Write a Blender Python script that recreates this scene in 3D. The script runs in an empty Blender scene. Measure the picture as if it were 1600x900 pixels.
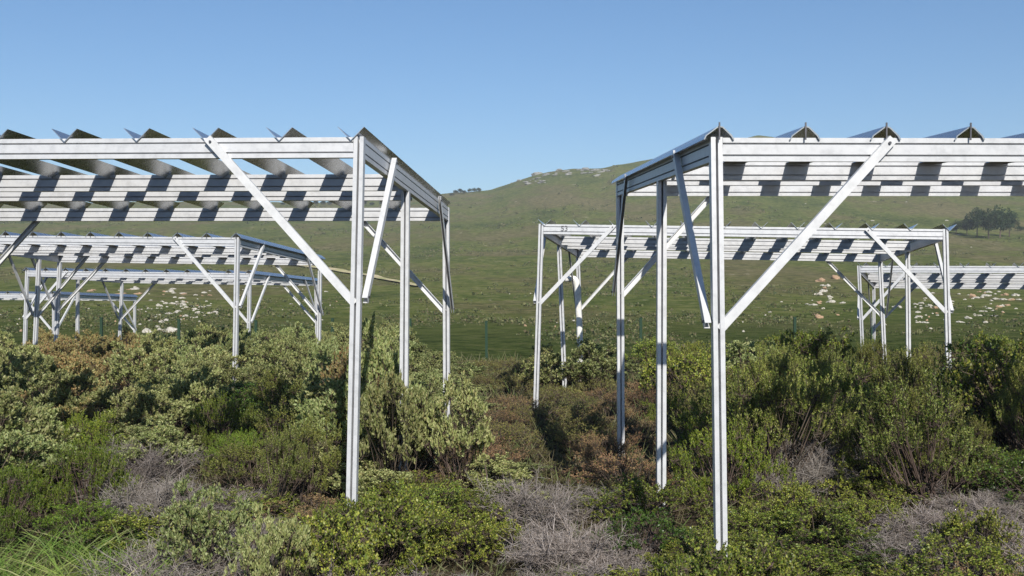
import bpy, math, random
import numpy as np
from mathutils import Vector, Matrix, noise
C = bpy.context.scene.collection
PI = math.pi
rad = math.radians
random.seed(7); rng = np.random.default_rng(7)

# ------------------------------------------------------------ camera
F = 1826.0; HZ = 460.0; EYE = 1.45
sc = bpy.context.scene
cam = bpy.data.objects.new('camera', bpy.data.cameras.new('camera')); C.objects.link(cam)
cam.location = (0, 0, EYE); cam.rotation_euler = (PI/2, 0, 0)
cam.data.sensor_width = 36; cam.data.lens = 36*F/1600
cam.data.shift_y = (HZ-450)/1600.0
cam.data.clip_start = 0.05; cam.data.clip_end = 6000
sc.camera = cam
# ------------------------------------------------------------ sky, sun, exposure
SUN_AZ, SUN_EL = 11.0, 33.0
w = bpy.data.worlds.new('World'); sc.world = w; w.use_nodes = True
nt = w.node_tree
sky = nt.nodes.new('ShaderNodeTexSky'); sky.sky_type = 'NISHITA'; sky.sun_disc = False
sky.sun_elevation = rad(SUN_EL); sky.sun_rotation = rad(180-SUN_AZ)
sky.altitude = 100; sky.air_density = 1.0; sky.dust_density = 0.3; sky.ozone_density = 5.0
bg = nt.nodes['Background']; bg.inputs[1].default_value = 0.09
shs = nt.nodes.new('ShaderNodeHueSaturation'); shs.inputs['Saturation'].default_value = 1.09
nt.links.new(sky.outputs[0], shs.inputs['Color']); nt.links.new(shs.outputs[0], bg.inputs[0])
sl = bpy.data.lights.new('sun', 'SUN'); sl.energy = 5.0; sl.angle = rad(0.5); sl.color = (1, .945, .86)
so = bpy.data.objects.new('sun', sl); C.objects.link(so)
sdir = Vector((math.sin(rad(SUN_AZ))*math.cos(rad(SUN_EL)), -math.cos(rad(SUN_AZ))*math.cos(rad(SUN_EL)), math.sin(rad(SUN_EL))))
so.rotation_euler = sdir.to_track_quat('Z', 'Y').to_euler(); so.location = (20, -60, 60)
sc.view_settings.view_transform = 'Standard'; sc.view_settings.look = 'None'
sc.view_settings.exposure = 0.28; sc.view_settings.gamma = 1.0

# ------------------------------------------------------------ helpers
def tag(o, label=None, cat=None, group=None, kind=None):
    if label: o['label'] = label
    if cat: o['category'] = cat
    if group: o['group'] = group
    if kind: o['kind'] = kind
    return o
def npmesh(name, V, Q, mats, tri=None):
    """V (n,3) float, Q (m,4) int quads, tri optional (k,3)"""
    me = bpy.data.meshes.new(name)
    V = np.asarray(V, dtype=np.float32)
    nq = 0 if Q is None else len(Q); ntr = 0 if tri is None else len(tri)
    me.vertices.add(len(V)); me.vertices.foreach_set('co', V.ravel())
    me.loops.add(nq*4+ntr*3)
    parts = []
    if nq: parts.append(np.asarray(Q, dtype=np.int32).ravel())
    if ntr: parts.append(np.asarray(tri, dtype=np.int32).ravel())
    me.loops.foreach_set('vertex_index', np.concatenate(parts))
    me.polygons.add(nq+ntr)
    st = np.concatenate([np.arange(nq)*4, nq*4+np.arange(ntr)*3]).astype(np.int32)
    me.polygons.foreach_set('loop_start', st)
    me.update(calc_edges=True); me.validate()
    for m in (mats if isinstance(mats, (list, tuple)) else [mats]): me.materials.append(m)
    return me
def link(name, me, parent=None):
    o = bpy.data.objects.new(name, me); C.objects.link(o)
    if parent: o.parent = parent
    return o
def empty(name, loc=(0, 0, 0)):
    o = bpy.data.objects.new(name, None); C.objects.link(o); o.location = loc; o.empty_display_size = .2
    return o
class MB:
    def __init__(s): s.v = []; s.f = []
    def prism(s, prof, A, B, X, Y):
        """extrude 2-D profile [(x,y)] from A to B with axes X,Y"""
        n = len(prof); b = len(s.v)
        for P in (A, B):
            for (x, y) in prof: s.v.append(tuple(P + X*x + Y*y))
        for i in range(n):
            j = (i+1) % n; s.f.append((b+i, b+j, b+n+j, b+n+i))
        s.f.append(tuple(b+i for i in range(n))[::-1]); s.f.append(tuple(b+n+i for i in range(n)))
    def build(s, name, mat, parent=None, smooth=False):
        me = bpy.data.meshes.new(name); me.from_pydata(s.v, [], s.f); me.update()
        me.materials.append(mat)
        bmfix(me)
        if smooth:
            for p in me.polygons: p.use_smooth = True
        return link(name, me, parent)
def bmfix(me):
    import bmesh
    bm = bmesh.new(); bm.from_mesh(me); bmesh.ops.recalc_face_normals(bm, faces=bm.faces); bm.to_mesh(me); bm.free()

# ------------------------------------------------------------ materials
def newmat(name):
    m = bpy.data.materials.new(name); m.use_nodes = True
    n = m.node_tree; return m, n, n.nodes['Principled BSDF']
def ramp(n, stops, interp='LINEAR'):
    r = n.nodes.new('ShaderNodeValToRGB'); e = r.color_ramp; e.interpolation = interp
    while len(e.elements) < len(stops): e.elements.new(.5)
    for i, (p, c) in enumerate(stops): e.elements[i].position = p; e.elements[i].color = (*c, 1)
    return r
def steel(name, col, metal, rough, dirt=.12):
    m, n, b = newmat(name)
    tc = n.nodes.new('ShaderNodeTexCoord')
    mp = n.nodes.new('ShaderNodeMapping'); mp.inputs[3].default_value = (3, 3, 3); n.links.new(tc.outputs['Object'], mp.inputs[0])
    no = n.nodes.new('ShaderNodeTexNoise'); no.inputs['Scale'].default_value = 5; no.inputs['Detail'].default_value = 8; no.inputs['Roughness'].default_value = .7
    n.links.new(mp.outputs[0], no.inputs[0])
    d = tuple(c*(1-dirt*2.2) for c in col)
    r = ramp(n, [(.3, d), (.52, col), (.75, tuple(min(1, c*1.05) for c in col))]); n.links.new(no.outputs[0], r.inputs[0])
    n.links.new(r.outputs[0], b.inputs['Base Color'])
    rr = n.nodes.new('ShaderNodeMapRange'); rr.inputs[3].default_value = rough*.75; rr.inputs[4].default_value = rough*1.3
    n.links.new(no.outputs[0], rr.inputs[0]); n.links.new(rr.outputs[0], b.inputs['Roughness'])
    b.inputs['Metallic'].default_value = metal
    bu = n.nodes.new('ShaderNodeBump'); bu.inputs['Strength'].default_value = .05; bu.inputs['Distance'].default_value = .01
    n.links.new(no.outputs[0], bu.inputs['Height']); n.links.new(bu.outputs[0], b.inputs['Normal'])
    return m
M = {}
M['galv'] = steel('galvanised_steel', (.545, .555, .57), .15, .42, .08)
M['brace'] = steel('painted_bracket_steel', (.60, .61, .62), .1, .45, .07)
M['gutter'] = steel('sheet_steel', (.50, .51, .52), .88, .27, .02)
M['bolt'] = steel('bolt_steel', (.12, .12, .13), .8, .4)
M['pvc'] = steel('white_pvc', (.78, .77, .73), 0, .4)
m, n, b = newmat('green_fence_paint'); b.inputs['Base Color'].default_value = (.008, .035, .016, 1); b.inputs['Roughness'].default_value = .8; M['fence'] = m
m, n, b = newmat('black_marker'); b.inputs['Base Color'].default_value = (.09, .09, .10, 1); b.inputs['Roughness'].default_value = .6; M['ink'] = m

def leafmat(name, cols, rough=.5, trans=.25, vary=.25):
    m, n, b = newmat(name)
    ge = n.nodes.new('ShaderNodeNewGeometry'); oi = n.nodes.new('ShaderNodeObjectInfo')
    k = len(cols); r = ramp(n, [(i/(k-1), c) for i, c in enumerate(cols)]); n.links.new(ge.outputs['Random Per Island'], r.inputs[0])
    hs = n.nodes.new('ShaderNodeHueSaturation')
    mr = n.nodes.new('ShaderNodeMapRange'); mr.inputs[3].default_value = 1-vary; mr.inputs[4].default_value = 1+vary
    n.links.new(oi.outputs['Random'], mr.inputs[0]); n.links.new(mr.outputs[0], hs.inputs['Value'])
    mr2 = n.nodes.new('ShaderNodeMapRange'); mr2.inputs[3].default_value = .485; mr2.inputs[4].default_value = .515
    ma = n.nodes.new('ShaderNodeMath'); ma.operation = 'FRACT'; mm = n.nodes.new('ShaderNodeMath'); mm.operation = 'MULTIPLY'; mm.inputs[1].default_value = 7.31
    n.links.new(oi.outputs['Random'], mm.inputs[0]); n.links.new(mm.outputs[0], ma.inputs[0]); n.links.new(ma.outputs[0], mr2.inputs[0]); n.links.new(mr2.outputs[0], hs.inputs['Hue'])
    n.links.new(r.outputs[0], hs.inputs['Color'])
    n.links.new(hs.outputs[0], b.inputs['Base Color']); b.inputs['Roughness'].default_value = rough
    b.inputs['Specular IOR Level'].default_value = .35
    tr = n.nodes.new('ShaderNodeBsdfTranslucent'); n.links.new(hs.outputs[0], tr.inputs[0])
    mx = n.nodes.new('ShaderNodeMixShader'); mx.inputs[0].default_value = trans
    n.links.new(b.outputs[0], mx.inputs[1]); n.links.new(tr.outputs[0], mx.inputs[2]); n.links.new(mx.outputs[0], n.nodes['Material Output'].inputs[0])
    return m
LM = {
 'cistus': leafmat('sage_leaves', [(.15, .19, .055), (.25, .30, .10), (.38, .42, .19), (.22, .26, .08), (.42, .43, .20), (.30, .27, .10)], .55, .25),
 'cistus_warm': leafmat('sage_leaves_turning', [(.22, .25, .08), (.34, .30, .12), (.40, .28, .12), (.28, .32, .13), (.36, .19, .08), (.38, .37, .17)], .55, .25),
 'oak': leafmat('kermes_oak_leaves', [(.07, .12, .02), (.15, .21, .03), (.26, .31, .045), (.36, .37, .07), (.11, .16, .025), (.19, .16, .07)], .45, .25),
 'oak_dark': leafmat('dark_oak_leaves', [(.04, .085, .018), (.08, .14, .024), (.15, .21, .035), (.06, .11, .02)], .35, .2),
 'rosemary': leafmat('rosemary_leaves', [(.07, .11, .02), (.16, .21, .035), (.26, .30, .06), (.33, .34, .09), (.12, .155, .03), (.20, .16, .07)], .5, .2),
 'gorse': leafmat('gorse_needles', [(.06, .12, .012), (.12, .20, .02), (.20, .27, .03), (.28, .33, .05)], .5, .3),
 'grass': leafmat('grass_blades', [(.10, .19, .03), (.19, .29, .05), (.33, .38, .11), (.15, .25, .04), (.42, .40, .20)], .55, .35),
 'russet': leafmat('russet_dry_leaves', [(.20, .115, .055), (.34, .20, .10), (.42, .27, .15), (.26, .22, .09), (.20, .21, .06)], .7, .2),
 'olive': leafmat('olive_brown_leaves', [(.14, .17, .04), (.25, .26, .07), (.27, .20, .09), (.18, .22, .05), (.33, .32, .10)], .6, .2),
 'dry': leafmat('grey_dead_twigs', [(.12, .10, .085), (.24, .21, .19), (.38, .34, .31), (.17, .135, .105)], .8, 0),
 'stem': leafmat('shrub_bark', [(.05, .035, .025), (.09, .065, .05), (.13, .10, .08)], .85, 0),
 'pine': leafmat('tree_foliage', [(.018, .036, .012), (.032, .058, .018), (.055, .085, .03)], .6, .15),
 'scrub': leafmat('hillside_scrub', [(.035, .055, .02), (.06, .085, .028), (.11, .13, .045), (.13, .11, .06), (.17, .18, .07)], .7, .1),
}

# ------------------------------------------------------------ terrain
SKY = [(-900, 330), (-400, 320), (0, 316), (450, 313), (600, 317), (700, 303), (765, 297), (797, 287), (857, 270), (894, 263), (941, 260), (962, 254), (1023, 245), (1100, 228), (1150, 216), (1185, 211), (1230, 216), (1300, 224), (1500, 236), (2000, 262), (3000, 320)]
PRO = [(34, None), (42, 541), (60, 517), (90, 489), (140, 458), (200, 428), (280, 398), (380, 370), (520, 338), (700, 305)]
RIDGE = 700.0
def zy(py, Y): return EYE + (HZ-py)*Y/F
lx = [math.log(.5), math.log(18), math.log(24), math.log(34)]; lz = [0, 0, -.05, -.38]
for Y, py in PRO[1:]: lx.append(math.log(Y)); lz.append(zy(py, Y))
TX = np.linspace(math.log(.5), math.log(RIDGE), 900); TZ = np.interp(TX, lx, lz)
# smooth the profile in log distance
kern = np.exp(-.5*(np.arange(-25, 26)/10.0)**2); kern /= kern.sum()
TZs = np.convolve(np.pad(TZ, 25, mode='edge'), kern, mode='valid'); wt = np.clip((TX-math.log(26))/.4, 0, 1)*np.clip((math.log(RIDGE)-TX)/.1, 0, 1); TZ = TZ*(1-wt)+TZs*wt
Z0 = lz[-1]
def terrain(X, Y):
    if Y < .5: return -.22
    Yc = min(Y, RIDGE); z = float(np.interp(math.log(Yc), TX, TZ))
    t = 800+F*X/Y
    if Yc > 120:
        zs = zy(np.interp(t, [a for a, _ in SKY], [q for _, q in SKY]), RIDGE)
        k = min(1, (Yc-120)/(RIDGE-120)); k = k*k*(3-2*k)
        z *= 1+k*(zs/Z0-1)
    if Y > RIDGE: z -= (Y-RIDGE)*.12
    if Y > 45:
        a = min(1, (Y-45)/60)
        z += a*Y*.0035*noise.fractal(Vector((X*.012, Y*.012, 3.1)), .9, 2.1, 5) + a*.25*noise.noise(Vector((X*.09, Y*.06, 0)))
    else: z += .04*noise.noise(Vector((X*.6, Y*.6, 0)))
    if Y < 9: k = min(1, (9-Y)/4.2); z -= .22*k*k*(3-2*k)
    return z
def ground_hit(px, py, y0=30, y1=RIDGE):
    """distance at which the line of sight through (px,py) meets the ground"""
    Y = y0
    while Y < y1:
        if zy(py, Y) <= terrain((px-800)*Y/F, Y): break
        Y *= 1.004
    return Y
az = list(np.radians(np.linspace(-32, 32, 420)))
az = list(np.radians(np.linspace(-180, -33, 60))) + az + list(np.radians(np.linspace(33, 177, 58)))
rr = [0.6]
while rr[-1] < 1500: rr.append(rr[-1]*1.021 if rr[-1] > 30 else rr[-1]*1.05)
V = [(0, 0, 0)]
for r in rr:
    for a in az:
        X, Y = r*math.sin(a), r*math.cos(a); V.append((X, Y, terrain(X, Y)))
na = len(az); Q = []; T = [(0, 1+(i+1) % na, 1+i) for i in range(na)]
for i in range(len(rr)-1):
    for j in range(na):
        k = (j+1) % na; Q.append((1+i*na+j, 1+i*na+k, 1+(i+1)*na+k, 1+(i+1)*na+j))
V = np.array(V); Q = np.array(Q)[:, ::-1]
m, n, b = newmat('garrigue_ground')
tc = n.nodes.new('ShaderNodeTexCoord')
def nz(scale, det, mapscale=(1, 1, 1), rough=.6):
    mp = n.nodes.new('ShaderNodeMapping'); mp.inputs[3].default_value = mapscale; n.links.new(tc.outputs['Object'], mp.inputs[0])
    q = n.nodes.new('ShaderNodeTexNoise'); q.inputs['Scale'].default_value = scale; q.inputs['Detail'].default_value = det; q.inputs['Roughness'].default_value = rough
    n.links.new(mp.outputs[0], q.inputs[0]); return q
def mixc(fac, a, c):
    x = n.nodes.new('ShaderNodeMix'); x.data_type = 'RGBA'; n.links.new(fac, x.inputs[0])
    if isinstance(a, tuple): x.inputs[6].default_value = (*a, 1)
    else: n.links.new(a, x.inputs[6])
    if isinstance(c, tuple): x.inputs[7].default_value = (*c, 1)
    else: n.links.new(c, x.inputs[7])
    return x.outputs[2]
# meadow on the slope
n1 = nz(.035, 10, (1, .5, 1), .65); r1 = ramp(n, [(.36, (.05, .075, .022)), (.45, (.10, .13, .032)), (.5, (.15, .165, .046)), (.55, (.135, .12, .055)), (.63, (.19, .15, .085))]); n.links.new(n1.outputs[0], r1.inputs[0])
n2 = nz(.6, 8, (1, .6, 1), .7); r2 = ramp(n, [(.40, (.03, .045, .015)), (.5, (.10, .12, .036)), (.62, (.21, .19, .09))]); n.links.new(n2.outputs[0], r2.inputs[0])
half = n.nodes.new('ShaderNodeValue'); half.outputs[0].default_value = .5
meadow = mixc(half.outputs[0], r1.outputs[0], r2.outputs[0])
# pale stony ground
n3 = nz(.28, 9, (1, .7, 1), .7); r3 = ramp(n, [(.635, (0, 0, 0)), (.67, (1, 1, 1))]); n.links.new(n3.outputs[0], r3.inputs[0])
stone = mixc(r3.outputs[0], meadow, (.34, .30, .22))
# dark damp green strip at the foot of the slope and brown soil of the plot
sep = n.nodes.new('ShaderNodeSeparateXYZ'); n.links.new(tc.outputs['Object'], sep.inputs[0])
n4 = nz(.12, 6)
ad = n.nodes.new('ShaderNodeMath'); ad.operation = 'MULTIPLY_ADD'; n.links.new(n4.outputs[0], ad.inputs[0]); ad.inputs[1].default_value = 40; n.links.new(sep.outputs[1], ad.inputs[2])
mf = n.nodes.new('ShaderNodeMapRange'); mf.inputs[1].default_value = 70; mf.inputs[2].default_value = 110; n.links.new(ad.outputs[0], mf.inputs[0])
n5 = nz(1.1, 10, (1, .8, 1), .75); r5 = ramp(n, [(.38, (.03, .042, .016)), (.47, (.055, .075, .022)), (.55, (.085, .105, .034)), (.65, (.12, .11, .05))]); n.links.new(n5.outputs[0], r5.inputs[0])
gr = mixc(mf.outputs[0], r5.outputs[0], stone)
mf2 = n.nodes.new('ShaderNodeMapRange'); mf2.inputs[1].default_value = 26; mf2.inputs[2].default_value = 32; n.links.new(sep.outputs[1], mf2.inputs[0])
n6 = nz(4, 10); r6 = ramp(n, [(.35, (.035, .028, .018)), (.6, (.09, .07, .045)), (.75, (.15, .12, .085))]); n.links.new(n6.outputs[0], r6.inputs[0])
gr = mixc(mf2.outputs[0], r6.outputs[0], gr)
n.links.new(gr, b.inputs['Base Color']); b.inputs['Roughness'].default_value = 1; b.inputs['Specular IOR Level'].default_value = 0
bu = n.nodes.new('ShaderNodeBump'); bu.inputs['Strength'].default_value = .8; bu.inputs['Distance'].default_value = .6; n.links.new(n2.outputs[0], bu.inputs['Height']); n.links.new(bu.outputs[0], b.inputs['Normal'])
g = link('ground', npmesh('ground', V, Q, m, np.array(T)[:, ::-1])); tag(g, kind='structure')
for p in g.data.polygons: p.use_smooth = True

# dirt track crossing the left slope
tp = [(395, 405), (430, 411), (480, 417), (530, 424), (575, 431), (620, 441), (660, 450)]
pts = []
for a, q in tp:
    Y = ground_hit(a, q, 60); pts.append(Vector(((a-800)*Y/F, Y)))
cl = []
for i in range(len(pts)-1):
    for k in range(12): cl.append(pts[i].lerp(pts[i+1], k/12))
V = []; Q = []
for i, p in enumerate(cl):
    d = (cl[min(i+1, len(cl)-1)]-cl[max(i-1, 0)]).normalized(); nn = Vector((-d.y, d.x))
    wd = 1.5*(1-.6*i/len(cl))
    for s in (-1, -.5, 0, .5, 1):
        q = p+nn*s*wd; V.append((q.x, q.y, terrain(q.x, q.y)+.22))
for i in range(len(cl)-1):
    for k in range(4): Q.append((i*5+k, i*5+k+1, (i+1)*5+k+1, (i+1)*5+k))
m, n, b = newmat('pale_dirt'); tc = n.nodes.new('ShaderNodeTexCoord'); no = n.nodes.new('ShaderNodeTexNoise'); no.inputs['Scale'].default_value = .4; no.inputs['Detail'].default_value = 6
n.links.new(tc.outputs['Object'], no.inputs[0]); r = ramp(n, [(.35, (.30, .32, .10)), (.5, (.48, .40, .22)), (.7, (.55, .46, .28))]); n.links.new(no.outputs[0], r.inputs[0]); n.links.new(r.outputs[0], b.inputs['Base Color']); b.inputs['Roughness'].default_value = 1
tag(link('path', npmesh('path', V, Q, m)), kind='structure')

# ------------------------------------------------------------ shelters
SP = .45; BH = .125; NB = 11; B1, B2 = .402, .563
class Frame:
    def __init__(s, side, px, py, D, yaw, pt, rl, L):
        s.s = side; s.P = Vector(((px-800)*D/F, D, EYE-(py-HZ)*D/F)); s.L = L
        y, p, r = map(rad, (yaw, pt, rl))
        s.R = Matrix.Rotation(y, 3, 'Z') @ Matrix.Rotation(p, 3, 'X') @ Matrix.Rotation(r, 3, 'Y')
    def pt(s, u, v, c): return s.P + s.R @ Vector((s.s*u, v, c))   # metres; u inward from the corner seen best
    def ax(s): return s.R @ Vector((s.s, 0, 0)), s.R @ Vector((0, 1, 0)), s.R @ Vector((0, 0, 1))
    def px(s, u, v, c=0):
        q = s.pt(u, v, c); return 800+F*q.x/q.y
# beam profile, x = depth (outer face at 0, going negative outward), y = height
def beamprof(w=.045):
    g_ = .010; d_ = .022
    out = [(0, 0), (0, -.026), (d_, -.026), (d_, -.026-g_), (0, -.026-g_), (0, -.088), (d_, -.088), (d_, -.088-g_), (0, -.088-g_), (0, -BH)]
    return out + [(w, -BH), (w, -BH+.006), (w*.72, -BH+.006), (w*.72, -.006), (w, -.006), (w, 0)]
PW = .062
def postprof():
    h = PW/2; s_ = .0065; d_ = .052
    return [(-h, -h), (-s_, -h), (-s_, -h+d_), (s_, -h+d_), (s_, -h), (h, -h), (h, h), (-h, h)]
def barbox(a, b, wd, th, nrm, name, mat, parent, open_edge=False):
    d = (b-a).normalized(); X = nrm.normalized(); Y = d.cross(X).normalized()
    if open_edge:   # channel whose open side is the edge turned to the ground
        if Y.z > 0: Y = -Y
        h = wd/2; t = th; k = .003; mb = MB()
        mb.prism([(0, -h), (0, h), (-k, h), (-k, -h+k), (-t+k, -h+k), (-t+k, h), (-t, h), (-t, -h)], a, b, X, Y)
        return mb.build(name, mat, parent)
    mb = MB(); h = wd/2; t = th
    # folded angle: flat face with a return lip
    mb.prism([(0, -h), (0, h), (-.003, h), (-.003, -h+.003), (-t, -h+.003), (-t, -h)] if False else [(0, -h), (0, h), (-t, h), (-t, h-.004), (-.004, h-.004), (-.004, -h+.004), (-t, -h+.004), (-t, -h)], a, b, X, Y)
    return mb.build(name, mat, parent)
def disc(c, nrm, r, th, name, mat, parent):
    n_ = nrm.normalized(); t = n_.orthogonal().normalized(); u_ = n_.cross(t)
    mb = MB(); mb.prism([(r*math.cos(k*PI/3), r*math.sin(k*PI/3)) for k in range(6)], c, c+n_*th, t, u_)
    return mb.build(name, mat, parent)
def shelter(fr, label, kind, posts, braces, name='rain_shelter', gofs=.05, rows=None):
    """posts: (u index 0/11, v fraction or ('x', top px), bottom px x, bottom px y)"""
    L = fr.L; W = NB*SP; U, Vv, Wz = fr.ax()
    base = fr.pt(W/2, L/2, 0); root = empty(name, (base.x, base.y, terrain(base.x, base.y)))
    tag(root, label, 'shelter', 'metal rain shelters standing over the scrub')
    inv = Matrix.Translation(-root.location)
    made = []
    h = PW/2
    # long beams facing the camera: front, two inner, rear
    for nm, v, fl in (('front_beam', 0-h, 1), ('cross_beam', B1*L, 1), ('cross_beam', B2*L, 1), ('rear_beam', L+h, -1)):
        mb = MB(); a = fr.pt(h+.002 if nm != 'cross_beam' else .05, v, 0); b_ = fr.pt(W-(h+.002 if nm != 'cross_beam' else .05), v, 0)
        mb.prism(beamprof(), a, b_, Vv*fl, Wz)
        # rear beam seen from its inner side gets the ribs too
        if nm == 'rear_beam':
            mb = MB(); mb.prism(beamprof(), fr.pt(h+.002, L-.02, 0), fr.pt(W-h-.002, L-.02, 0), Vv, Wz)
        made.append(mb.build(nm, M['galv']))
    for uu, fl in ((0, 1), (W, -1)):
        mb = MB(); mb.prism(beamprof(.04), fr.pt(uu-fl*(h-.004), h+.002, 0), fr.pt(uu-fl*(h-.004), L+h+.04, 0), U*fl, Wz)
        made.append(mb.build('side_beam', M['galv']))
    # posts
    pos = {}
    for (k, v, bx, by) in posts:
        uu = 0 if k == 0 else W
        if isinstance(v, tuple):
            lo, hi = 0.0, L*1.0; f0 = fr.px(uu, lo); f1 = fr.px(uu, hi)
            q = max(0, min(1, (v[1]-f0)/(f1-f0)))
            for it in range(40):
                mid = (lo+hi)/2; fm = fr.px(uu, mid)
                if (fm-v[1])*(f1-f0) < 0: lo = mid
                else: hi = mid
            vv = lo
        else: vv = v*L
        top = fr.pt(uu, vv, .004 if vv in (0, L) else -BH-.002)
        gz = terrain(top.x, top.y)-.25
        # lean from the measured foot
        if bx is None: foot = Vector((top.x, top.y, gz))
        else:
            zb = EYE-(by-HZ)*top.y/F; xb = (bx-800)*top.y/F; xt = (fr.px(uu, vv)-800)*top.y/F
            sl_ = max(-.045, min(.045, (xb-xt)/(top.z-zb))); foot = Vector((top.x+sl_*(top.z-gz), top.y, gz))
        mb = MB(); mb.prism(postprof(), foot, top, U*fr.s, Vv)
        made.append(mb.build('post', M['galv']))
        pos[(k, v)] = (foot, top)
    # braces: (k, v, along 'f' front/rear or 's' side, direction sign, reach)
    for (k, v, al, sg, reach) in braces:
        foot, top = pos[(k, v)]; uu = 0 if k == 0 else W; fl = 1 if k == 0 else -1
        vv = 0 if v == 0 else (L if v == 1 else (top-fr.P).dot(Vv))
        dn = (foot-top).normalized(); low = top + dn*(reach*1.09)
        if al == 'f':
            side = -1 if v == 0 else 1
            hi_ = fr.pt(uu+fl*reach, vv+side*(h+.004 if v == 0 else .03), -.022); lo_ = low + U*fl*(h*.2) - Vv*side*.014 + dn*.02
            nrm = Vv*side
            if v == 0: hi_ = hi_ + Vv*side*.0
        else:
            hi_ = fr.pt(uu-fl*(h+.006), vv+sg*reach, -.02); lo_ = low - U*fl*(h+.006); nrm = -U*fl
        d_ = (hi_-lo_).normalized()
        if al == 'f':
            off = nrm*.036; br = barbox(lo_+off, hi_+d_*.02+off, .049, .034, nrm, 'brace', M['brace'], None)
        else:
            off = nrm*.036; br = barbox(lo_+off, hi_+d_*.02+off, .049, .034 if sg > 0 else .024, nrm, 'brace', M['brace'], None, sg < 0)
        made.append(br)
        for c_ in ((hi_-d_*.01,) if al == 'f' else (hi_-d_*.01, lo_+d_*.03)):
            bo = disc(c_+off, nrm, .008, .010, 'bolt', M['bolt'], br)
    # gutters
    for k in range(12):
        uc = gofs + k*SP; mb = MB(); t = .0022; jit = random.uniform(-.012, .012)
        if kind == 'V':
            hw, lo_, hi_ = .083, -.026, .058
            prof = [(-hw, hi_), (-hw+.008, hi_-.002), (0, lo_+.004), (hw-.008, hi_-.002), (hw, hi_), (0+.001, lo_), (-.001, lo_)]
            prof = [(-hw, hi_), (0, lo_), (hw, hi_), (hw-.004, hi_+.0015), (0, lo_+.006), (-hw+.004, hi_+.0015)]
        else:
            hw, lo_, hi_ = .082, -.012, .060
            prof = [(-hw, lo_), (-hw+.010, lo_+.022), (-.012, hi_-.006), (0, hi_), (.022, hi_-.005), (hw-.012, lo_+.022), (hw, lo_), (hw-.008, lo_-.002), (hw-.020, lo_+.019), (.018, hi_-.011), (0, hi_-.006), (-.010, hi_-.012), (-hw+.016, lo_+.019), (-hw+.006, lo_-.002)]
        a = fr.pt(uc+jit, -.045, .002 if kind != 'V' else .002); b_ = fr.pt(uc+jit*.5, L+.06, 0)
        mb.prism(prof, a, b_, U, Wz)
        gu = mb.build('gutter', M['gutter']); made.append(gu)
        if kind != 'V':
            mb = MB(); c0 = fr.pt(uc+jit, -.05, -.012); mb.prism([(-.004, -.004), (.004, -.004), (.004, .004), (-.004, .004)], c0, c0+Wz*.092, U, Vv); pk = mb.build('peg', M['bolt'], gu)
    for o in made:
        o.parent = root; o.matrix_parent_inverse = inv
    return root, pos
full = [(0, 0, 'f', 1, .92), (0, 0, 's', 1, .92), (0, 1, 'f', 1, .92), (0, 1, 's', -1, .92)]
def corners(pr): return [(11, 0, 'f', 1, .92), (11, 0, 's', 1, .92), (11, 1, 'f', 1, .92), (11, 1, 's', -1, .92)]
FA = Frame(-1, 562.0, 215.5, 7.18, -4.08, -1.7, .23, 4.17)
FB = Frame(1, 1118, 216, 6.23, 1.73, 2.31, -.13, 4.17)
FC = Frame(1, 846, 350.5, 14.96, -8.6, -1.6, 1.24, 4.92)
FD = Frame(-1, 371, 371.5, 16.89, -8.33, -2.65, .89, 3.9)
FE = Frame(-1, 390.5, 427, 23.83, -9.58, -1.41, .85, 4.05)
FF = Frame(1, 1342, 415.5, 21.97, -20.86, -3.64, .61, 4.26)
FG = Frame(-1, 84, 459, 31.0, -12, -1.2, .3, 4.1)
shelter(FA, 'large metal shelter frame at left foreground with upright V-shaped gutters across its top', 'V',
        [(0, 0, 550, 775), (0, ('x', 634), 631, 725), (0, 1, 698, 600), (11, 0, None, None), (11, B1, None, None), (11, 1, None, None)], full+corners(0))
shelter(FB, 'large metal shelter frame at right foreground with inverted gutters like small gables', 'I',
        [(0, 0, 1126, 850), (0, ('x', 1034), 1033, 745), (0, 1, 970, 700), (11, 0, None, None), (11, B1, None, None), (11, 1, None, None)], full+corners(0), gofs=.012)
rc, pc = shelter(FC, 'metal shelter in the middle distance numbered 53 on its front beam', 'V',
        [(0, 0, 838, 612), (0, ('x', 874), 881, 555), (0, 1, 909, 560), (11, 0, 1483, 608), (11, ('x', 1418), 1420, 595), (11, 1, 1383, 558)], full+corners(0))
shelter(FD, 'middle-distance metal shelter behind the big left one, with inverted gutters', 'I',
        [(0, 0, 368, 552), (0, 1, 498, 560), (11, 0, None, None), (11, 1, 86, 557), (11, .82, 51, 555)], full+corners(0)+[(11, .82, 's', -1, .92), (11, .82, 'f', 1, .92)], gofs=0)
shelter(FE, 'small distant shelter seen directly below the far left shelter roof', 'I',
        [(0, 0, 388, 550), (0, 1, 496, 555), (11, 0, 38, 565), (11, ('x', 122), 121, 555), (11, 1, 186, 550)], full+corners(0), gofs=0)
shelter(FF, 'distant metal shelter at the right edge behind the one numbered 53', 'V',
        [(0, 0, 1350, 558), (0, 1, 1366, 562), (11, 0, None, None), (11, 1, None, None)], full+corners(0))
shelter(FG, 'farthest shelter, low at the left edge behind the other posts', 'I',
        [(0, 0, None, None), (0, 1, None, None), (11, 0, None, None), (11, 1, None, None)], full, gofs=0)
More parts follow.
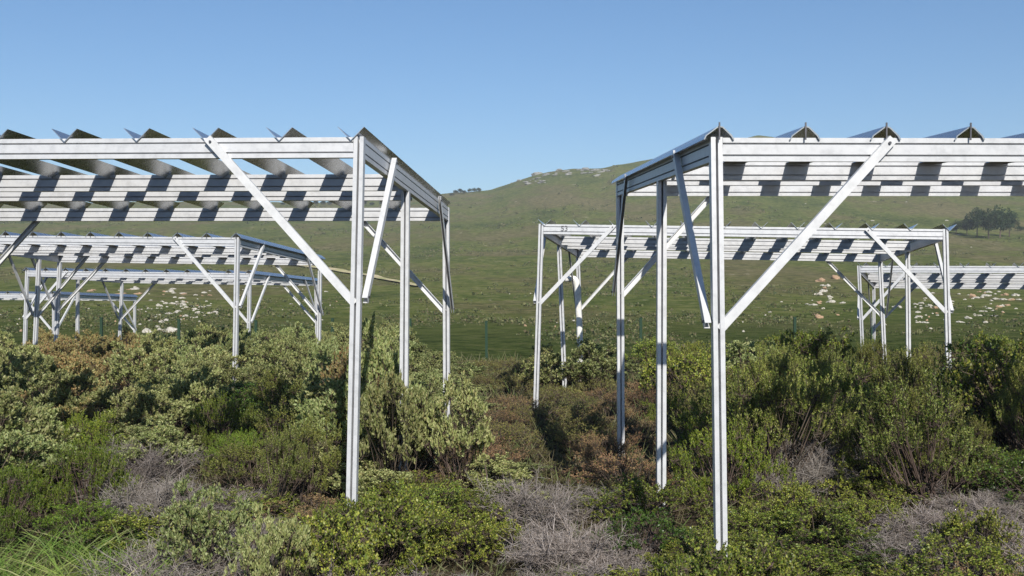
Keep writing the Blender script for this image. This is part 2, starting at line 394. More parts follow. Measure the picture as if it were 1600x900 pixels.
# number on the front beam of the middle shelter
U, Vv, Wz = FC.ax()
cu = bpy.data.curves.new('number', 'FONT'); cu.body = '53'; cu.size = .095; cu.align_x = 'CENTER'; cu.align_y = 'CENTER'; cu.extrude = .001; cu.offset = 0
tmp = bpy.data.objects.new('tmp', cu); C.objects.link(tmp)
dg = bpy.context.evaluated_depsgraph_get(); me = bpy.data.meshes.new_from_object(tmp.evaluated_get(dg)); bpy.data.objects.remove(tmp)
me.materials.append(M['ink'])
no_ = link('painted_number', me)
q = FC.pt(.30, -PW/2-.004, -.055)
R = Matrix((U, Wz, -Vv)).transposed().to_4x4(); R.translation = q
no_.parent = rc; no_.matrix_parent_inverse = Matrix.Translation(-rc.location); no_.matrix_basis = R
# white drain pipe at the rear left post of the middle shelter
def tube(P, r, name, mat, parent=None, seg=12):
    V = []; Q = []; n_ = len(P)
    for i, p in enumerate(P):
        d = (P[min(i+1, n_-1)]-P[max(i-1, 0)]).normalized(); x = d.cross(Vector((0, 1, .01))).normalized(); y = d.cross(x)
        for k in range(seg):
            a = 2*PI*k/seg; V.append(tuple(p+x*r*math.cos(a)+y*r*math.sin(a)))
    for i in range(n_-1):
        for k in range(seg): Q.append((i*seg+k, i*seg+(k+1) % seg, (i+1)*seg+(k+1) % seg, (i+1)*seg+k))
    me = npmesh(name, V, Q, mat)
    for p in me.polygons: p.use_smooth = True
    return link(name, me, parent)
foot, top = pc[(0, 1)]
def at(px_, py_, Y): return Vector(((px_-800)*Y/F, Y, zy(py_, Y)))
Yp = top.y-.35
P = [at(883, 436, Yp), at(893, 435, Yp), at(897, 435.5, Yp), at(900, 438, Yp), at(901.5, 443, Yp), at(902, 455, Yp), at(905, 500, Yp), at(908, 575, Yp)]
P[-1].z = -.05
dp = tube(P, .05, 'drain_pipe', M['pvc']); dp.parent = rc; dp.matrix_parent_inverse = Matrix.Translation(-rc.location)

# ------------------------------------------------------------ green fence posts
FY = 33.0
for i in range(-1, 14):
    px_ = 38+i*120.4; X = (px_-800)*FY/F; z0 = terrain(X, FY)-.2; z1 = zy(500+random.uniform(-3, 3), FY)
    mb = MB(); mb.prism([(-.036, -.036), (.036, -.036), (.036, .036), (-.036, .036)], Vector((0, 0, 0)), Vector((random.uniform(-.02, .02), 0, z1-z0)), Vector((1, 0, 0)), Vector((0, 1, 0)))
    mb.prism([(-.042, -.042), (.042, -.042), (.042, .042), (-.042, .042)], Vector((0, 0, z1-z0+.001)), Vector((0, 0, z1-z0+.03)), Vector((1, 0, 0)), Vector((0, 1, 0)))
    o = mb.build('fence_post', M['fence']); o.location = (X, FY, z0)
    tag(o, 'thin dark green fence post at the foot of the grassy slope', 'fence post', 'green posts of the fence line behind the shelters')

# ------------------------------------------------------------ plants
def unit(a): return a/np.maximum(np.linalg.norm(a, axis=-1, keepdims=True), 1e-9)
def leafquads(P, D, L, W, rg, cup=.15):
    n_ = len(P); r = unit(rg.normal(size=(n_, 3))); S = unit(np.cross(D, r)); N = np.cross(S, D)
    L = L*rg.uniform(.7, 1.25, (n_, 1)); W = W*rg.uniform(.75, 1.2, (n_, 1))
    a = P; m_ = P + D*L*.5 + N*L*cup; t = P + D*L
    V = np.stack([a, m_+S*W*.5, t, m_-S*W*.5], 1).reshape(-1, 3)
    return V, np.arange(n_*4).reshape(-1, 4)
def ribbons(A, B_, r0, r1, rg):
    n_ = len(A); d = unit(B_-A); s = unit(np.cross(d, unit(rg.normal(size=(n_, 3))))); s2 = np.cross(d, s)
    r0 = np.broadcast_to(r0, (n_,))[:, None]; r1 = np.broadcast_to(r1, (n_,))[:, None]
    V = []; Qs = []
    ang = [0, 2.094, 4.188]
    for P, r in ((A, r0), (B_, r1)):
        for a in ang: V.append(P + (s*math.cos(a)+s2*math.sin(a))*r)
    V = np.stack(V, 1).reshape(-1, 3); b0 = np.arange(n_)[:, None]*6
    Q = np.concatenate([b0+np.array([[0, 1, 4, 3]]), b0+np.array([[1, 2, 5, 4]]), b0+np.array([[2, 0, 3, 5]])], 1).reshape(-1, 4)
    return V, Q
def cat(*vs):
    Vs = []; Qs = []; o = 0
    for V, Q in vs: Vs.append(V); Qs.append(Q+o); o += len(V)
    return np.concatenate(Vs), np.concatenate(Qs)
def bush(seed, h, r, ncl, rc, nsh, sl, nlf, lL, lW, alpha, up, shell=.45, bend=.25, bottom=.12):
    rg = np.random.default_rng(seed)
    th = rg.uniform(0, 2*PI, ncl); cz = rg.uniform(bottom, 1, ncl)**.8; rad_ = rg.uniform(shell, 1, ncl)**.6
    lob = 1+.25*np.sin(th*2+seed)+.18*np.sin(th*5+seed*2)
    cx = np.sqrt(np.maximum(0, 1-(cz*.93)**2))*rad_*lob
    Cc = np.stack([np.cos(th)*cx*r, np.sin(th)*cx*r, cz*rad_**.5*(h-rc)*rg.uniform(.82, 1.12, ncl)], 1)
    root = rg.normal(size=(ncl, 3))*np.array([r*.12, r*.12, 0])
    mid = root*.5+Cc*.5+rg.normal(size=(ncl, 3))*.04*r; mid[:, 2] = Cc[:, 2]*.42
    k = ncl*nsh; ci = np.repeat(np.arange(ncl), nsh)
    off = rg.normal(size=(k, 3)); off = unit(off)*rc*rg.uniform(0, 1, (k, 1))**.45*np.array([1, 1, .75])
    sb = Cc[ci]+off; outw = unit(Cc[ci]*np.array([1, 1, .5])+off*1.5+1e-6)
    sd = unit(outw*(1-up)+np.array([0, 0, 1])*up+rg.normal(size=(k, 3))*bend)
    sln = sl*rg.uniform(.5, 1.3, (k, 1)); tip = sb+sd*sln
    t = rg.uniform(.1, 1, (k, nlf, 1))**.75; P = sb[:, None]+sd[:, None]*sln[:, None]*t
    P = P.reshape(-1, 3); D0 = np.repeat(sd, nlf, 0); pr = unit(np.cross(D0, rg.normal(size=D0.shape)))
    al = math.radians(alpha)*rg.uniform(.5, 1.3, (len(P), 1)); D = unit(D0*np.cos(al)+pr*np.sin(al))
    fol = leafquads(P, D, lL, lW, rg)
    st = cat(ribbons(root, mid, .009, .006, rg), ribbons(mid, Cc, .006, .003, rg), ribbons(Cc[ci], sb, .0028, .002, rg), ribbons(sb, tip, .002, .001, rg))
    return fol, st
def twigbush(seed, h, r, n0, n1, n2, th=.0016):
    rg = np.random.default_rng(seed); A = []; B_ = []; R0 = []
    d = unit(np.stack([rg.normal(size=n0)*.9, rg.normal(size=n0)*.9, rg.uniform(.35, 1.2, n0)], 1))
    a = rg.normal(size=(n0, 3))*np.array([r*.2, r*.2, 0]); ln = rg.uniform(.45, .75, (n0, 1))
    sc_ = np.array([r, r, h]); b_ = a+d*ln*sc_
    segs = [(a, b_, .005, .003)]
    ci = np.repeat(np.arange(n0), n1); t = rg.uniform(.35, 1, (len(ci), 1)); a1 = a[ci]+(b_-a)[ci]*t
    d1 = unit(d[ci]+rg.normal(size=(len(ci), 3))*.55+np.array([0, 0, .15])); b1 = a1+d1*rg.uniform(.18, .42, (len(ci), 1))*sc_
    b1[:, 2] = np.minimum(b1[:, 2], h*(1.05-.45*((b1[:, 0]**2+b1[:, 1]**2)/(r*r*1.4))))
    segs.append((a1, b1, .003, th))
    cj = np.repeat(np.arange(len(ci)), n2); t = rg.uniform(.2, 1, (len(cj), 1)); a2 = a1[cj]+(b1-a1)[cj]*t
    d2 = unit((b1-a1)[cj]/.3+rg.normal(size=(len(cj), 3))*.9); b2 = a2+d2*rg.uniform(.04, .12, (len(cj), 1)); b2[:, 2] = np.maximum(b2[:, 2], .01)
    segs.append((a2, b2, th, th*.5))
    return cat(*[ribbons(x, y, p, q_, rg) for x, y, p, q_ in segs])
def tuft(seed, h, r, nb, w_, lean=.35):
    rg = np.random.default_rng(seed)
    a = rg.normal(size=(nb, 3))*np.array([r*.45, r*.45, 0]); d = unit(np.stack([rg.normal(size=nb)*lean, rg.normal(size=nb)*lean, np.ones(nb)], 1)+a*np.array([.8, .8, 0])/max(r, .01)*.4)
    ln = h*rg.uniform(.35, 1.05, (nb, 1)); out = unit(d*np.array([1, 1, 0])+1e-6)
    p1 = a+d*ln*.5; p2 = a+d*ln*.82+out*ln*.08; p3 = a+d*ln+out*ln*.2; s = unit(np.cross(d, rg.normal(size=(nb, 3))))*w_*rg.uniform(.6, 1.3, (nb, 1))
    V = np.stack([a-s, a+s, p1-s*.9, p1+s*.9, p2-s*.6, p2+s*.6, p3-s*.1, p3+s*.1], 1).reshape(-1, 3); b0 = np.arange(nb)[:, None]*8
    Q = np.concatenate([b0+np.array([[0, 1, 3, 2]]), b0+np.array([[2, 3, 5, 4]]), b0+np.array([[4, 5, 7, 6]])], 1).reshape(-1, 4)
    return V, Q
# kinds: object name, category, look words, [prototypes]
KIND = {}
def proto_bush(key, nv, mat, **kw):
    L = []
    for i in range(nv):
        (fV, fQ), (sV, sQ) = bush(100+i*13+sum(map(ord, key)), **kw)
        L.append((npmesh('foliage', fV, fQ, LM[mat]), npmesh('stems', sV, sQ, LM['stem'])))
    KIND[key] = L
proto_bush('cistus', 4, 'cistus', h=.9, r=.52, ncl=52, rc=.095, nsh=12, sl=.075, nlf=15, lL=.038, lW=.018, alpha=46, up=.6, bottom=.34)
proto_bush('cistus_warm', 2, 'cistus_warm', h=.85, r=.5, ncl=48, rc=.09, nsh=12, sl=.075, nlf=14, lL=.036, lW=.016, alpha=46, up=.6, bottom=.34)
proto_bush('oak', 4, 'oak', h=.55, r=.5, ncl=60, rc=.09, nsh=11, sl=.07, nlf=13, lL=.021, lW=.014, alpha=65, up=.35)
proto_bush('oak_dark', 2, 'oak_dark', h=.7, r=.5, ncl=60, rc=.09, nsh=9, sl=.08, nlf=12, lL=.024, lW=.014, alpha=65, up=.35)
proto_bush('rosemary', 4, 'rosemary', h=.95, r=.48, ncl=44, rc=.075, nsh=11, sl=.16, nlf=26, lL=.024, lW=.0075, alpha=40, up=.8, bend=.2, bottom=.25)
proto_bush('gorse', 3, 'gorse', h=.75, r=.42, ncl=46, rc=.075, nsh=11, sl=.14, nlf=26, lL=.024, lW=.006, alpha=35, up=.85, bend=.14)
proto_bush('russet', 3, 'russet', h=.5, r=.48, ncl=50, rc=.09, nsh=9, sl=.09, nlf=13, lL=.018, lW=.007, alpha=55, up=.5)
proto_bush('olive', 3, 'olive', h=.5, r=.5, ncl=56, rc=.09, nsh=9, sl=.09, nlf=13, lL=.018, lW=.008, alpha=55, up=.5)
KIND['dry'] = [(npmesh('twigs', *twigbush(50+i, .5, .5, 34, 9, 9), LM['dry']), None) for i in range(4)]
KIND['grass'] = [(npmesh('blades', *tuft(70+i, .42, .28, 330, .0028, .55), LM['grass']), None) for i in range(3)]
NAMES = {'cistus': ('cistus_shrub', 'shrub', 'sage broad-leaved shrub'), 'cistus_warm': ('cistus_shrub', 'shrub', 'orange-tinted sage shrub'),
 'oak': ('oak_shrub', 'shrub', 'bright green shrub'), 'oak_dark': ('oak_shrub', 'shrub', 'dark green shrub'),
 'rosemary': ('rosemary_shrub', 'shrub', 'upright needle-leaved shrub'), 'gorse': ('gorse_shrub', 'shrub', 'feathery vivid-green shrub'),
 'russet': ('heath_shrub', 'shrub', 'russet dry shrub'), 'olive': ('heath_shrub', 'shrub', 'olive-brown low shrub'),
 'dry': ('dead_shrub', 'dead shrub', 'leafless grey shrub'), 'grass': ('grass_tuft', 'grass tuft', 'yellow-green grass tuft')}
PLANTS = []
def plant(key, X, Y, h=1.0, w_=1.0, vi=None):
    L = KIND[key]; fol, st = L[random.randrange(len(L)) if vi is None else vi]
    nm, cat_, look = NAMES[key]; z = terrain(X, Y)-.02
    if st is None: o = link(nm, fol)
    else:
        o = empty(nm); a = link('foliage', fol, o); b_ = link('stems', st, o)
    o.location = (X, Y, z); o.rotation_euler = (random.uniform(-.08, .08), random.uniform(-.08, .08), random.uniform(0, 6.28)); o.scale = (w_, w_, h)
    hh = {'cistus': .9, 'cistus_warm': .85, 'oak': .55, 'oak_dark': .7, 'rosemary': 1.0, 'gorse': .75, 'russet': .5, 'olive': .5, 'dry': .5, 'grass': .5}[key]*h
    PLANTS.append((o, key, 800+F*X/Y, HZ-F*(z+hh*.7-EYE)/Y, Y, hh, w_))
    return o
# where each kind grows: seeds (px, py of the body, kind, height factor)
SEEDS = [
 (30, 600, 'cistus', 1.), (110, 590, 'cistus_warm', 1.), (170, 580, 'cistus_warm', 1.05), (60, 650, 'cistus', 1.), (250, 570, 'cistus', 1.), (330, 565, 'cistus', 1.1), (290, 620, 'cistus', .9),
 (420, 565, 'cistus', 1.05), (500, 575, 'cistus', 1.0), (240, 660, 'cistus', .85), (180, 640, 'cistus', .8), (130, 690, 'gorse', .9), (60, 740, 'gorse', 1.0), (20, 790, 'gorse', .8), (110, 740, 'gorse', .9), (390, 640, 'oak_dark', .8), (350, 655, 'gorse', .8),
 (460, 660, 'rosemary', .75), (440, 700, 'rosemary', .65), (270, 720, 'dry', 1.1), (200, 720, 'dry', 1.), (330, 720, 'dry', 1.1), (330, 775, 'oak', .6), (280, 790, 'dry', .7), (210, 790, 'oak', .8),
 (200, 840, 'gorse', .55), (50, 850, 'grass', 1.), (120, 830, 'grass', 1.), (30, 880, 'grass', .9), (170, 880, 'grass', .9), (240, 840, 'gorse', .6), (380, 840, 'dry', 1.), (320, 870, 'dry', 1.), (450, 840, 'dry', .9), (430, 790, 'dry', .8),
 (520, 700, 'cistus', .8), (600, 700, 'cistus', .8), (540, 640, 'cistus', .9), (590, 560, 'cistus', 1.2), (650, 570, 'cistus', 1.0), (610, 620, 'cistus', .9), (480, 780, 'russet', .8),
 (700, 620, 'cistus', .7), (720, 590, 'cistus', .6), (680, 680, 'russet', .9), (740, 640, 'russet', 1.), (770, 600, 'russet', .9), (820, 640, 'olive', .9), (760, 560, 'olive', 1.), (840, 600, 'olive', 1.), (720, 700, 'russet', .8),
 (780, 710, 'cistus', .6), (820, 720, 'cistus', .55), (650, 760, 'oak', .9), (580, 780, 'oak', .9), (700, 770, 'oak', 1.), (760, 760, 'oak', .9), (540, 830, 'oak', .8), (620, 850, 'oak', .8), (690, 830, 'oak', .8), (620, 800, 'dry', .8), (660, 870, 'dry', .6), (740, 820, 'oak', .8),
 (800, 780, 'dry', .9), (850, 770, 'dry', .9), (830, 830, 'dry', .9), (900, 830, 'dry', .9), (960, 800, 'dry', 1.), (900, 880, 'dry', .9), (980, 860, 'dry', .9), (760, 870, 'oak', .6),
 (880, 560, 'olive', .9), (940, 590, 'olive', 1.), (1000, 590, 'russet', .8), (900, 640, 'olive', .8), (880, 690, 'olive', .8), (940, 690, 'russet', .9), (1000, 660, 'russet', 1.), (960, 740, 'dry', .9), (900, 740, 'oak_dark', .6), (1070, 550, 'oak', 1.3), (1100, 590, 'olive', 1.), (1150, 560, 'olive', 1.1),
 (1060, 670, 'gorse', .9), (1080, 720, 'gorse', .95), (1040, 760, 'oak', .9), (1160, 700, 'gorse', .9), (1180, 660, 'olive', 1.), (1170, 600, 'rosemary', .8), (1030, 800, 'oak_dark', .8), (1080, 790, 'oak_dark', .9), (1060, 850, 'oak', .9), (1010, 860, 'oak', .8), (1150, 800, 'oak', .9), (1180, 860, 'oak', .8), (1120, 880, 'oak', .8), (1190, 750, 'oak', .9),
 (1220, 590, 'rosemary', 1.05), (1260, 560, 'oak', 1.5), (1280, 600, 'rosemary', 1.05), (1340, 600, 'rosemary', 1.), (1400, 620, 'rosemary', 1.), (1460, 620, 'rosemary', .95), (1350, 660, 'rosemary', .9), (1230, 650, 'rosemary', .95), (1430, 680, 'rosemary', .9), (1500, 680, 'rosemary', .9), (1540, 600, 'oak_dark', 1.4), (1580, 560, 'oak', 1.6), (1500, 560, 'olive', 1.4), (1590, 640, 'rosemary', 1.1), (1580, 700, 'oak_dark', .9), (1400, 560, 'olive', 1.),
 (1240, 700, 'dry', 1.0), (1290, 700, 'dry', 1.1), (1340, 720, 'oak', .8), (1280, 760, 'oak', .8), (1230, 780, 'oak', .8), (1360, 770, 'oak', .9), (1400, 790, 'oak', .8), (1340, 830, 'oak_dark', .6), (1290, 850, 'oak', .7), (1430, 740, 'oak', .7), (1480, 760, 'dry', .9), (1530, 750, 'dry', .9), (1460, 820, 'dry', .7), (1500, 840, 'oak', .8), (1560, 800, 'dry', .8), (1570, 870, 'russet', .8), (1440, 880, 'oak', .7), (1380, 870, 'dry', .6), (1220, 880, 'oak', .8)]
SEEDS += [(350, 820, 'dry', .9), (430, 870, 'dry', .9), (500, 860, 'dry', .8), (280, 860, 'dry', .8), (870, 800, 'dry', .9), (940, 860, 'dry', .9), (840, 870, 'dry', .8), (1570, 840, 'dry', .8), (740, 665, 'russet', .9), (700, 650, 'russet', .9), (785, 650, 'russet', 1.), (760, 620, 'russet', 1.), (860, 660, 'olive', .9), (970, 620, 'russet', .9), (1010, 700, 'russet', .9), (60, 820, 'grass', 1.), (90, 870, 'grass', 1.), (250, 880, 'grass', .8), (15, 840, 'grass', 1.)]
SX = np.array([(a, b_) for a, b_, _, _ in SEEDS], float)
Y = 2.6; cnt = 0
while Y < 27:
    step = .27 + .032*Y
    hw = .44*Y+.9; X = -hw + random.uniform(0, step)
    while X < hw:
        x = X+random.uniform(-.3, .3)*step; y = Y+random.uniform(-.3, .3)*step
        for it in range(2):
            hh = .6 if it == 0 else hh
            pxx = 800+F*x/y; pyy = HZ-F*(terrain(x, y)+hh*(.45 if y < 8 else .55)-EYE)/y
            d = ((SX[:, 0]-pxx)**2+((SX[:, 1]-pyy)*1.5)**2)+rng.uniform(0, 1500, len(SX)); k = int(np.argmin(d)); key = SEEDS[k][2]
            hh = {'cistus': .9, 'cistus_warm': .85, 'oak': .55, 'oak_dark': .7, 'rosemary': 1.0, 'gorse': .75}.get(key, .5)*SEEDS[k][3]
        s_ = random.choice([.5, .65, .8, 1, 1.1])*random.uniform(.9, 1.1)
        if y > 6 and random.random() < .16: X += step; continue
        wf = {'grass': 1.1, 'dry': .95}.get(key, .68)*random.uniform(.75, 1.25)*(1+.012*Y)
        if y < 8: s_ *= .72
        elif 640 < pxx < 1015: s_ *= .58
        elif pxx > 1180: s_ *= .8
        else: s_ *= .88
        hf = SEEDS[k][3]*s_
        # keep post feet readable
        plant(key, x, y, hf, wf)
        X += step*(.8 if key == 'grass' else 1)
    Y += step*.86
for key, px_, py_, Y, wf in [('cistus', 592, 512, 9.6, .7), ('cistus', 640, 590, 9.0, .5), ('cistus', 612, 570, 8.6, .6), ('cistus_warm', 545, 545, 10.4, .7), ('cistus', 715, 596, 8.6, .55), ('oak', 1265, 504, 17.0, 1.5), ('oak', 1240, 514, 17.6, 1.2), ('oak', 1120, 848, 5.75, .7), ('oak', 1085, 850, 5.5, .7), ('oak', 1165, 838, 5.6, .7), ('oak', 560, 768, 6.65, .7), ('oak', 600, 760, 6.5, .8), ('oak', 520, 800, 6.0, .7), ('oak', 1075, 536, 15.0, 1.3),
      ('oak_dark', 1545, 520, 12.5, 1.5), ('oak', 1590, 526, 11.5, 1.4), ('rosemary', 1215, 560, 8.8, 1.1), ('rosemary', 1160, 580, 9.5, .9), ('rosemary', 1440, 592, 8.2, 1.0), ('cistus', 1180, 528, 16.5, 1.2), ('cistus', 930, 535, 17, 1.2), ('cistus', 860, 540, 17.5, 1.1), ('gorse', 140, 690, 7.8, .7), ('cistus', 325, 752, 6.4, .5), ('cistus', 425, 785, 5.8, .35), ('rosemary', 475, 650, 8.2, .55), ('rosemary', 430, 665, 8.0, .5)]:
    base_h = {'cistus': .9, 'cistus_warm': .85, 'oak': .55, 'oak_dark': .7, 'rosemary': 1.0, 'gorse': .75}[key]
    plant(key, (px_-800)*Y/F, Y, (zy(py_, Y)-terrain((px_-800)*Y/F, Y))/base_h/.97, wf)
# ------------------------------------------------------------ undergrowth between the shrubs (uncountable)
N = 60000
yy = 2.4*(27/2.4)**rng.uniform(0, 1, N); xx = rng.uniform(-1, 1, N)*(.44*yy+.6)
P = np.stack([xx, yy, np.zeros(N)], 1); P[:, 2] = [terrain(a, b_)-.01 for a, b_ in zip(xx, yy)]
D = unit(np.stack([rng.normal(size=N)*.6, rng.normal(size=N)*.6, np.ones(N)*.8], 1))
sz = (.03+.006*yy)[:, None]*rng.uniform(.5, 2.0, (N, 1))
s = unit(np.cross(D, rng.normal(size=(N, 3))))*(.0018+.0003*yy)[:, None]
V = np.stack([P-s, P+s, P+D*sz+s*.3, P+D*sz-s*.3], 1).reshape(-1, 3); Q = np.arange(N*4).reshape(-1, 4)
um = leafmat('undergrowth_blades', [(.05, .08, .02), (.11, .10, .045), (.16, .13, .08), (.09, .13, .03), (.19, .16, .11)], .8, .15)
o = link('undergrowth', npmesh('undergrowth', V, Q, um)); tag(o, 'low dry grass, twigs and litter covering the soil between the shrubs', 'undergrowth', kind='stuff')

# ------------------------------------------------------------ trees
def tree_mesh(seed, h, r, th):
    rg = np.random.default_rng(seed); nc = 26
    a = rg.uniform(0, 6.28, nc); q = rg.uniform(0, 1, nc)**.6
    Cc = np.stack([np.cos(a)*q*r*.8, np.sin(a)*q*r*.8, th+(h-th)*rg.uniform(.15, .9, nc)*(1-.35*q)], 1)
    k = nc*110; ci = np.repeat(np.arange(nc), 110); off = unit(rg.normal(size=(k, 3)))*rg.uniform(.2, 1, (k, 1))**.5*r*.34
    P = Cc[ci]+off; D = unit(off+rg.normal(size=(k, 3))*.4*r*.3)
    fol = leafquads(P, D, r*.13, r*.08, rg)
    base = np.zeros((1, 3)); top = np.array([[rg.normal()*.1*r, 0, th*1.15]])
    br = cat(ribbons(base, top, r*.07, r*.05, rg), ribbons(np.repeat(top, nc, 0), Cc, r*.025, r*.01, rg))
    return fol, br
TP = []
for i in range(3):
    (fV, fQ), (bV, bQ) = tree_mesh(300+i, 8.0, 3.6, 2.6)
    TP.append((npmesh('crown', fV, fQ, LM['pine']), npmesh('trunk', bV, bQ, LM['stem'])))
def tree(px_, py_, hpx, wpx, label, group, y0=60):
    Y = ground_hit(px_, py_, y0); X = (px_-800)*Y/F; o = empty('tree', (X, Y, terrain(X, Y)-.1))
    c, t = TP[random.randrange(3)]; link('crown', c, o); link('trunk', t, o)
    sz_ = hpx*Y/F/8.0; o.scale = (wpx*Y/F/7.2, wpx*Y/F/7.2, sz_); o.rotation_euler.z = random.uniform(0, 6)
    tag(o, label, 'tree', group)
GT = 'dark trees standing together on the right slope'
tree(1494, 366, 24, 24, 'smallest dark tree at the left end of the clump on the right slope', GT)
tree(1511, 367, 26, 24, 'sparse second tree of the clump on the right slope', GT)
tree(1527, 370, 46, 34, 'dark tree with a thin bare trunk in the middle of the slope clump', GT)
tree(1545, 373, 47, 40, 'dark broad tree right of the thin-trunked tree in the slope clump', GT)
tree(1562, 372, 54, 44, 'tallest darkest tree of the clump on the right slope', GT)
tree(1577, 370, 40, 28, 'dark bushy tree at the right end of the slope clump', GT)
tree(1594, 362, 8, 14, 'low dark bush at the right edge beside the tree clump', GT)
for i, (a, q) in enumerate([(706, 306), (712, 304), (719, 303), (725, 303), (734, 302), (741, 301), (748, 301)]):
    tree(a, q, 6+random.uniform(-1, 2.5), 8, 'tiny dark tree on the skyline where the mountain begins to rise', 'row of tiny trees on the skyline', 500)
for i, a in enumerate(range(440, 600, 13)):
    tree(a+random.uniform(-3, 3), 321, 6+random.uniform(-1, 3), 9, 'tiny dark tree on the distant left skyline seen through the left shelter', 'tiny trees on the left skyline', 500)

# ------------------------------------------------------------ limestone rocks
rm, n, b = newmat('limestone'); tc = n.nodes.new('ShaderNodeTexCoord'); no = n.nodes.new('ShaderNodeTexNoise'); no.inputs['Scale'].default_value = 2.5; no.inputs['Detail'].default_value = 8
n.links.new(tc.outputs['Object'], no.inputs[0]); r = ramp(n, [(.3, (.20, .18, .14)), (.48, (.42, .39, .33)), (.7, (.56, .53, .46))]); n.links.new(no.outputs[0], r.inputs[0]); n.links.new(r.outputs[0], b.inputs['Base Color']); b.inputs['Roughness'].default_value = .95
rg_, n, b = newmat('grey_crag'); b.inputs['Base Color'].default_value = (.24, .235, .21, 1); b.inputs['Roughness'].default_value = .95
rb, n, b = newmat('ochre_rock'); b.inputs['Base Color'].default_value = (.36, .24, .15, 1); b.inputs['Roughness'].default_value = .95
import bmesh
def rock_mesh(seed, mat):
    bm = bmesh.new(); bmesh.ops.create_icosphere(bm, subdivisions=3, radius=1)
    for v in bm.verts:
        p = v.co.copy(); d = 1+.45*noise.noise(p*1.1+Vector((seed*7, 0, 0)))+.22*noise.noise(p*2.7+Vector((0, seed*5, 0)))+.1*noise.noise(p*6)
        # flattened facets
        for ax in (Vector((1, .3, .2)).normalized(), Vector((-.5, -.8, .3)).normalized(), Vector((.1, -.4, .9)).normalized()):
            q = p.dot(ax)
            if q > .62: p -= ax*(q-.62)*.8
        v.co = p*d; v.co.z = v.co.z*.7+.15
    me = bpy.data.meshes.new('rock'); bm.to_mesh(me); bm.free(); me.materials.append(mat); return me
RK = [rock_mesh(i, rm) for i in range(5)]; RKB = [rock_mesh(9, rb)]; RKG = [rock_mesh(20+i, rg_) for i in range(3)]
def rock(px_, py_, wpx, hpx, label, group, br=False):
    Y = ground_hit(px_, py_); X = (px_-800)*Y/F; o = link('rock', random.choice(RKG if 'crag' in label else RKB if br else RK))
    o.location = (X, Y, terrain(X, Y)-.12*hpx*Y/F); o.rotation_euler.z = random.uniform(0, 6.28)
    s_ = wpx*Y/F/2; o.scale = (s_, s_, max(.12, hpx*Y/F/1.2)); tag(o, label, 'rock', group)
rock(232, 520, 17, 13, 'squarish white boulder left of the widest white rock behind the left bushes', 'big white boulders')
rock(267, 519, 28, 15, 'widest white boulder on the slope between two green fence posts', 'big white boulders')
rock(251, 517, 9, 8, 'small white stone wedged between the two biggest boulders on the left slope', 'big white boulders')
def scatter(n_, cx, cy, sx, sy, smin, smax, label, group, pb=0, flat=.6):
    for i in range(n_):
        a = random.gauss(cx, sx); q = random.gauss(cy, sy); q = min(q, 538); wpx = smin+(smax-smin)*random.random()**1.5
        rock(a, q, wpx, wpx*flat*random.uniform(.5, 1.1), label, group, random.random() < pb)
scatter(90, 285, 482, 42, 15, 3, 13, 'pale limestone rock among many on the left slope below the shelter roofs', 'rocks on the left slope', .1)
scatter(24, 235, 456, 60, 4, 5, 16, 'flat pale stone just under the distant left shelter roof', 'stones under the distant left roof', .4, .35)
scatter(14, 80, 500, 40, 15, 2, 6, 'small pale stone behind the cluster of thin posts at far left', 'stones behind the far left posts', .1)
scatter(16, 460, 465, 40, 18, 2, 7, 'pale stone on the slope around the middle-distance left shelter posts', 'stones by the left middle shelter', .1)
scatter(20, 1287, 472, 12, 17, 6, 16, 'pale pinkish rock of the tall patch beside the distant right shelter', 'rock patch left of the right shelter', .45, .7)
scatter(40, 1440, 482, 25, 13, 3, 12, 'pale rock behind the right posts of shelter 53', 'rocks behind the right posts', .1)
scatter(60, 1545, 472, 30, 16, 4, 14, 'white rock on the slope at the right edge under the distant roof', 'rocks at the right edge', .15)
scatter(12, 1200, 490, 60, 18, 3, 9, 'isolated pale stone on the green slope behind the right shelter brace', 'stones behind the right brace', .1, .4)
scatter(12, 930, 480, 60, 25, 2, 6, 'tiny pale stone on the green slope in the middle', 'stones in the middle slope', .1, .4)
scatter(18, 1400, 350, 110, 22, 2, 6, 'tiny pale outcrop high on the right slope', 'outcrops high on the right slope', .1, .4)
scatter(26, 895, 270, 26, 3, 5, 18, 'pale crag near the mountain top', 'crags near the mountain top', 0, .4)
scatter(14, 838, 283, 18, 3, 4, 14, 'pale crag near the mountain top', 'crags near the mountain top', .3, .4)

# ------------------------------------------------------------ scrub on the hillside (uncountable)
VS = []; nb = 0
for i in range(24000):
    Y = 37*(640/37)**(random.random()**.85)
    t = random.uniform(-60, 1660); X = (t-800)*Y/F
    if 1.3*noise.noise(Vector((X*.03, Y*.018, 5))) + .8*noise.noise(Vector((X*.12, Y*.06, 9))) + random.uniform(-.3, .3) < .25: continue
    s_ = random.uniform(.05, .15)*random.choice([1, 1, 1, 1.8])*(.8+Y*.009); VS.append((X, Y, terrain(X, Y), s_))
VS = np.array(VS); k = 14; n_ = len(VS); ci = np.repeat(np.arange(n_), k)
off = unit(rng.normal(size=(n_*k, 3))); off[:, 2] = np.abs(off[:, 2])*.7; off *= rng.uniform(.3, 1, (n_*k, 1))
P = VS[ci, :3]+off*VS[ci, 3:4]; D = unit(off+rng.normal(size=off.shape)*.4)
Vv_, Q = leafquads(P, D, 1.0, 1.0, rng)
Vr = Vv_.reshape(-1, 4, 3); c0 = Vr[:, :1]; Vr = c0+(Vr-c0)*(VS[ci, 3][:, None, None]*.5)
o = link('hillside_scrub', npmesh('hillside_scrub', Vr.reshape(-1, 3), Q, LM['scrub'])); tag(o, 'low dark scrub dotted over the grassy hillside', 'scrub', kind='stuff')

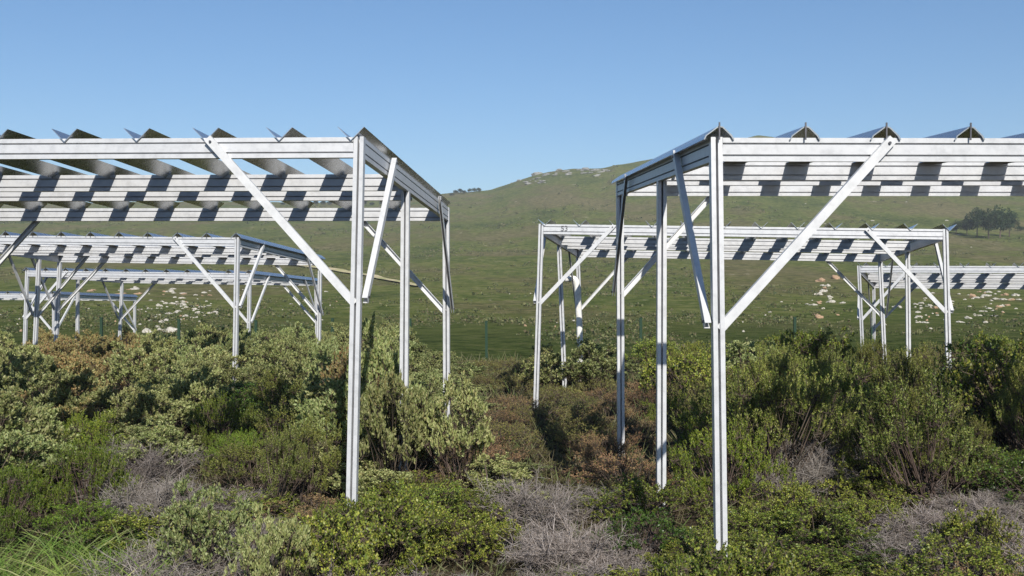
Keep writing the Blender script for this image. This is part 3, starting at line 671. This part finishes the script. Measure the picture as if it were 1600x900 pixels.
# ------------------------------------------------------------ haze
mb = MB(); mb.prism([(-1700, -1700), (1700, -1700), (1700, 1700), (-1700, 1700)], Vector((0, 0, -140)), Vector((0, 0, 118)), Vector((1, 0, 0)), Vector((0, 1, 0)))
hm = bpy.data.materials.new('haze'); hm.use_nodes = True; n = hm.node_tree; n.nodes.remove(n.nodes['Principled BSDF'])
pv = n.nodes.new('ShaderNodeVolumePrincipled'); pv.inputs['Color'].default_value = (.85, .90, 1, 1); pv.inputs['Density'].default_value = .00032; pv.inputs['Anisotropy'].default_value = 0
n.links.new(pv.outputs[0], n.nodes['Material Output'].inputs['Volume'])
hz = mb.build('haze', hm); tag(hz, kind='stuff', label='thin pale air between the camera and the far mountain', cat='haze')

# ------------------------------------------------------------ labels for the plants
def zone(px_, py_, Y):
    d = 'foreground' if Y < 5 else 'near' if Y < 7.5 else 'middle' if Y < 11 else 'far' if Y < 17 else 'farthest'
    Z = [(70, 'at the left edge'), (160, 'below the left edge of the roof'), (260, 'below the left roof, left part'), (360, 'below the middle of the left roof'), (450, "below the left shelter's front brace"), (530, "just left of left front post"),
         (620, "at the left front post"), (700, "at the left rear post"), (780, "left half of the central gap"), (870, "right half of the central gap"), (960, "left of right rear post"), (1050, "between right rear posts"),
         (1140, "at the right front post"), (1230, "just right of right front post"), (1330, "below the right shelter's brace"), (1430, 'below the right roof'), (1520, 'near the right edge')]
    for a, t_ in Z:
        if px_ < a: return d, t_
    return d, 'at the right edge'
ORD = ['first', 'second', 'third', 'fourth', 'fifth', 'sixth', 'seventh', 'eighth', 'ninth', 'tenth', 'eleventh', 'twelfth', 'thirteenth', 'fourteenth', 'fifteenth', 'sixteenth', 'seventeenth', 'eighteenth', 'nineteenth', 'twentieth']
gz_ = {}
for rec in PLANTS: gz_.setdefault((NAMES[rec[1]][2],)+zone(rec[2], rec[3], rec[4]), []).append(rec)
for (look, d, w_), L in gz_.items():
    L.sort(key=lambda r_: r_[2])
    for i, rec in enumerate(L):
        o, key = rec[0], rec[1]
        if len(L) == 1: lab = f'only {d} {look} {w_}'
        else: lab = f'{ORD[min(i, 19)]} from left, {d} {look} {w_}'
        tag(o, lab, NAMES[key][1], {'dead shrub': 'grey dead shrubs', 'grass tuft': 'grass tufts'}.get(NAMES[key][1], look + 's of the plot'))
